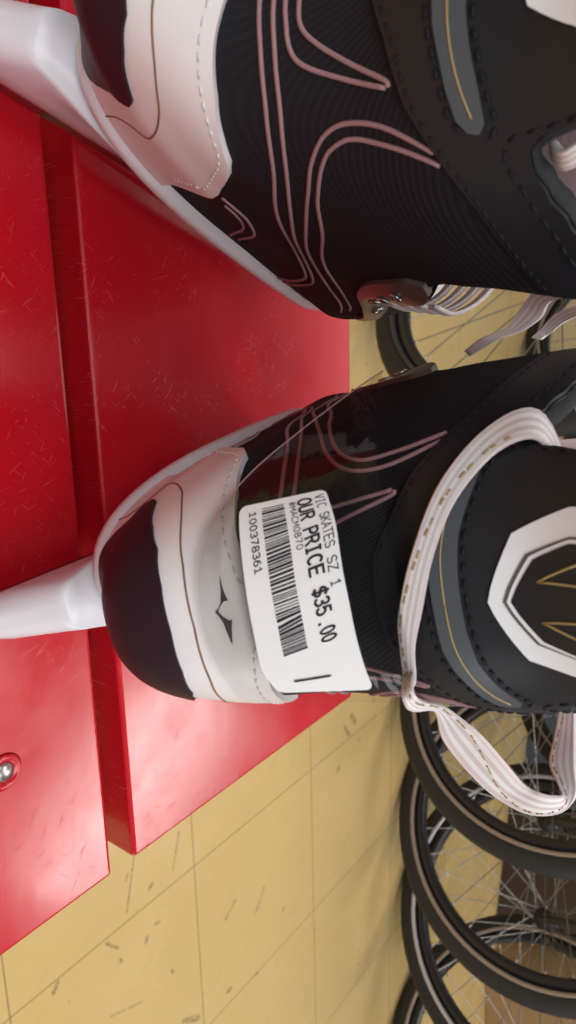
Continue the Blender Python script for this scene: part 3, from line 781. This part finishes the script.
# ------------------------------------------------------------------ bicycles behind the bench
RW = .335
def make_bike(stripe, paint):
    root = empty('bicycle')
    wheels = []
    def wheel(name, x):
        hub = (x, 0, RW)
        bm = bmesh.new(); n = 18
        add_lathe(bm, [(RW-.024+.0235*math.cos(2*PI*k/n), .0215*math.sin(2*PI*k/n)) for k in range(n)], 72, 'Y', hub, True)
        wr = link_bm(name, bm, MT['tyre'], root)
        bm = bmesh.new()
        for s in (1, -1):
            add_lathe(bm, [(RW-.0335, s*.0222), (RW-.041, s*.0195), (RW-.041, s*.0175), (RW-.0335, s*.019)], 72, 'Y', hub, True)
        link_bm('sidewall_stripe', bm, MT[stripe], wr)
        bm = bmesh.new()
        add_lathe(bm, [(RW-.040, .0135), (RW-.058, .0125), (RW-.064, .006), (RW-.064, -.006), (RW-.058, -.0125), (RW-.040, -.0135), (RW-.046, 0)], 72, 'Y', hub, True)
        link_bm('rim', bm, MT['rim'], wr)
        bm = bmesh.new()
        add_lathe(bm, [(.004, -.05), (.006, -.04), (.021, -.032), (.021, -.028), (.012, -.024), (.011, 0), (.012, .024), (.021, .028), (.021, .032), (.006, .04), (.004, .05)], 20, 'Y', hub)
        link_bm('hub', bm, MT['black_plastic'], wr)
        sm = None
        for k in range(32):
            s = 1 if k % 2 else -1; a = 2*PI*k/32; cross = (1 if (k//2) % 2 else -1)*.9
            p0 = Vector((x+.019*math.cos(a+cross), s*.03, RW+.019*math.sin(a+cross)))
            p1 = Vector((x+(RW-.06)*math.cos(a), s*.002, RW+(RW-.06)*math.sin(a)))
            bm = bmesh.new(); d = (p1-p0)
            add_tube(bm, [p0, p0+d*.955, p0+d*.957, p1], [.0011, .0011, .0022, .0022], 6)
            link_bm('spoke', bm, MT['spoke'], wr)
        return wr
    wheel('front_wheel', 0); wheel('rear_wheel', -1.02)
    bm = bmesh.new()
    for s in (1, -1): add_tube(bm, [(0, s*.047, RW), (-.035, s*.052, RW+.16), (-.13, s*.046, RW+.36), (-.14, 0, RW+.385)], [.009, .012, .014, .014], 10)
    add_tube(bm, [(-.14, 0, RW+.36), (-.21, 0, RW+.60)], .016, 12)
    link_bm('fork', bm, MT[paint], root)
    bm = bmesh.new()
    hd = Vector((-.155, 0, RW+.42)); ht = Vector((-.19, 0, RW+.54)); bb = Vector((-.60, 0, RW-.04)); stp = Vector((-.73, 0, RW+.38)); ra = Vector((-1.02, 0, RW))
    add_tube(bm, [hd, bb], .019, 12); add_tube(bm, [ht, stp], .016, 12); add_tube(bm, [bb, stp], .016, 12)
    for s in (1, -1):
        o = Vector((0, s*.055, 0)); add_tube(bm, [bb+o*.5, ra+o], .009, 8); add_tube(bm, [stp+o*.3, ra+o], .008, 8)
    link_bm('frame', bm, MT[paint], root)
    bm = bmesh.new(); add_tube(bm, [stp, stp+Vector((-.045, 0, .15))], .013, 10)
    link_bm('seat_post', bm, MT['steel'], root)
    bm = bmesh.new(); c = stp+Vector((-.05, 0, .165))
    rows = []
    for i in range(13):
        t = i/12; xx = .13-.27*t; wd = .02+.055*sstep(.35, .85, t); hh = .022*(1-.4*t)
        rows.append([bm.verts.new(c+Vector((xx, wd*math.cos(q*2*PI/12), .012*t+hh*math.sin(q*2*PI/12)))) for q in range(12)])
    for a, b in zip(rows, rows[1:]):
        for k in range(12): bm.faces.new((a[k], a[(k+1) % 12], b[(k+1) % 12], b[k]))
    bm.faces.new(rows[0]); bm.faces.new(rows[-1])
    link_bm('saddle', bm, MT['saddle'], root)
    bm = bmesh.new(); hb = Vector((-.18, 0, RW+.64))
    add_tube(bm, catmull([hb+Vector((-.10, -.30, .02)), hb+Vector((-.02, -.16, .02)), hb+Vector((.03, 0, 0)), hb+Vector((-.02, .16, .02)), hb+Vector((-.10, .30, .02))], 5), .011, 10)
    add_tube(bm, [(-.205, 0, RW+.58), hb+Vector((.03, 0, 0))], .014, 10)
    hbar = link_bm('handlebar', bm, MT['frame_d'], root)
    bm = bmesh.new()
    add_lathe(bm, [(.03, -.052), (.088, -.053), (.092, -.05), (.088, -.047), (.03, -.048)], 36, 'Y', bb)
    add_tube(bm, [bb+Vector((0, -.075, 0)), bb+Vector((0, .075, 0))], .012, 10)
    for s in (1, -1): add_tube(bm, [bb+Vector((0, s*.072, 0)), bb+Vector((0, s*.078, s*.16))], .009, 8)
    ck = link_bm('crank', bm, MT['frame_d'], root)
    for s in (1, -1):
        bm = bmesh.new(); p = bb+Vector((0, s*.110, s*.16)); add_box(bm, p-Vector((.04, .028, .01)), p+Vector((.04, .028, .01)), .004)
        link_bm('pedal', bm, MT['black_plastic'], ck)
    return root
b_tan = make_bike('tan', 'frame_d'); b_sil = make_bike('silver', 'frame_d'); b_blk = make_bike('grey_stripe', 'frame_b')
BK = [(.68, 1.345, -.77, b_tan, 'bicycle whose tan-striped front tyre shows under the lace loop'),
      (.975, 1.345, -.72, None, 'bicycle whose tan-striped tyre stands between the lace loop tyre and the silver-striped tyre'),
      (1.225, 1.36, -.74, b_sil, 'bicycle whose black front tyre has a silvery reflective stripe'),
      (1.62, 1.325, -.95, None, 'bicycle farthest from the skates, its tyre just past the silver-striped one'),
      (-.13, 1.23, -.70, b_blk, 'bicycle whose tyre shows in the gap between the two skates')]
for x, y, a, o, lab in BK:
    if o is None: o = copy_tree(b_tan)
    o.location = (x, y, FZ); o.rotation_euler = (0, 0, a)
    tag(o, lab, 'bicycle', 'row of parked bicycles')

# ------------------------------------------------------------------ boxes beyond the wheels
def carton(name, lo, hi, m, label, cat, rz=0, parts=None):
    c = Vector(((lo[0]+hi[0])/2, (lo[1]+hi[1])/2, lo[2])); root = empty(name, c, (0, 0, rz)); tag(root, label, cat)
    L_ = Vector(lo)-c; H_ = Vector(hi)-c; t = .006
    bm = bmesh.new(); add_box(bm, L_, H_-Vector((0, 0, .012)), .004); link_bm('body', bm, MT[m], root, smooth=False)
    bm = bmesh.new()
    add_box(bm, (L_.x, L_.y, H_.z-.012), (-.002, H_.y, H_.z), .002); link_bm('flap', bm, MT[m], root, autos=40)
    bm = bmesh.new()
    add_box(bm, (.002, L_.y, H_.z-.012), (H_.x, H_.y, H_.z-.001), .002); link_bm('flap', bm, MT[m], root, autos=40)
    return root
carton('carton', (1.50, 2.05, FZ), (1.95, 2.40, FZ+.26), 'brown_box', 'dark brown box on the floor behind the silver-striped wheel', 'box', -.2)
carton('carton', (2.02, 1.95, FZ), (2.45, 2.30, FZ+.30), 'card', 'plain tan cardboard box on the floor beyond the wheels', 'box', .1)
carton('carton', (2.50, 1.95, FZ), (2.80, 2.25, FZ+.25), 'red_box', 'red box on the floor beside the cardboard box', 'box', .1)
carton('crate', (1.15, 2.25, FZ), (1.46, 2.60, FZ+.30), 'blue_box', 'slate blue box on the floor left of the dark brown box', 'box', -.2)
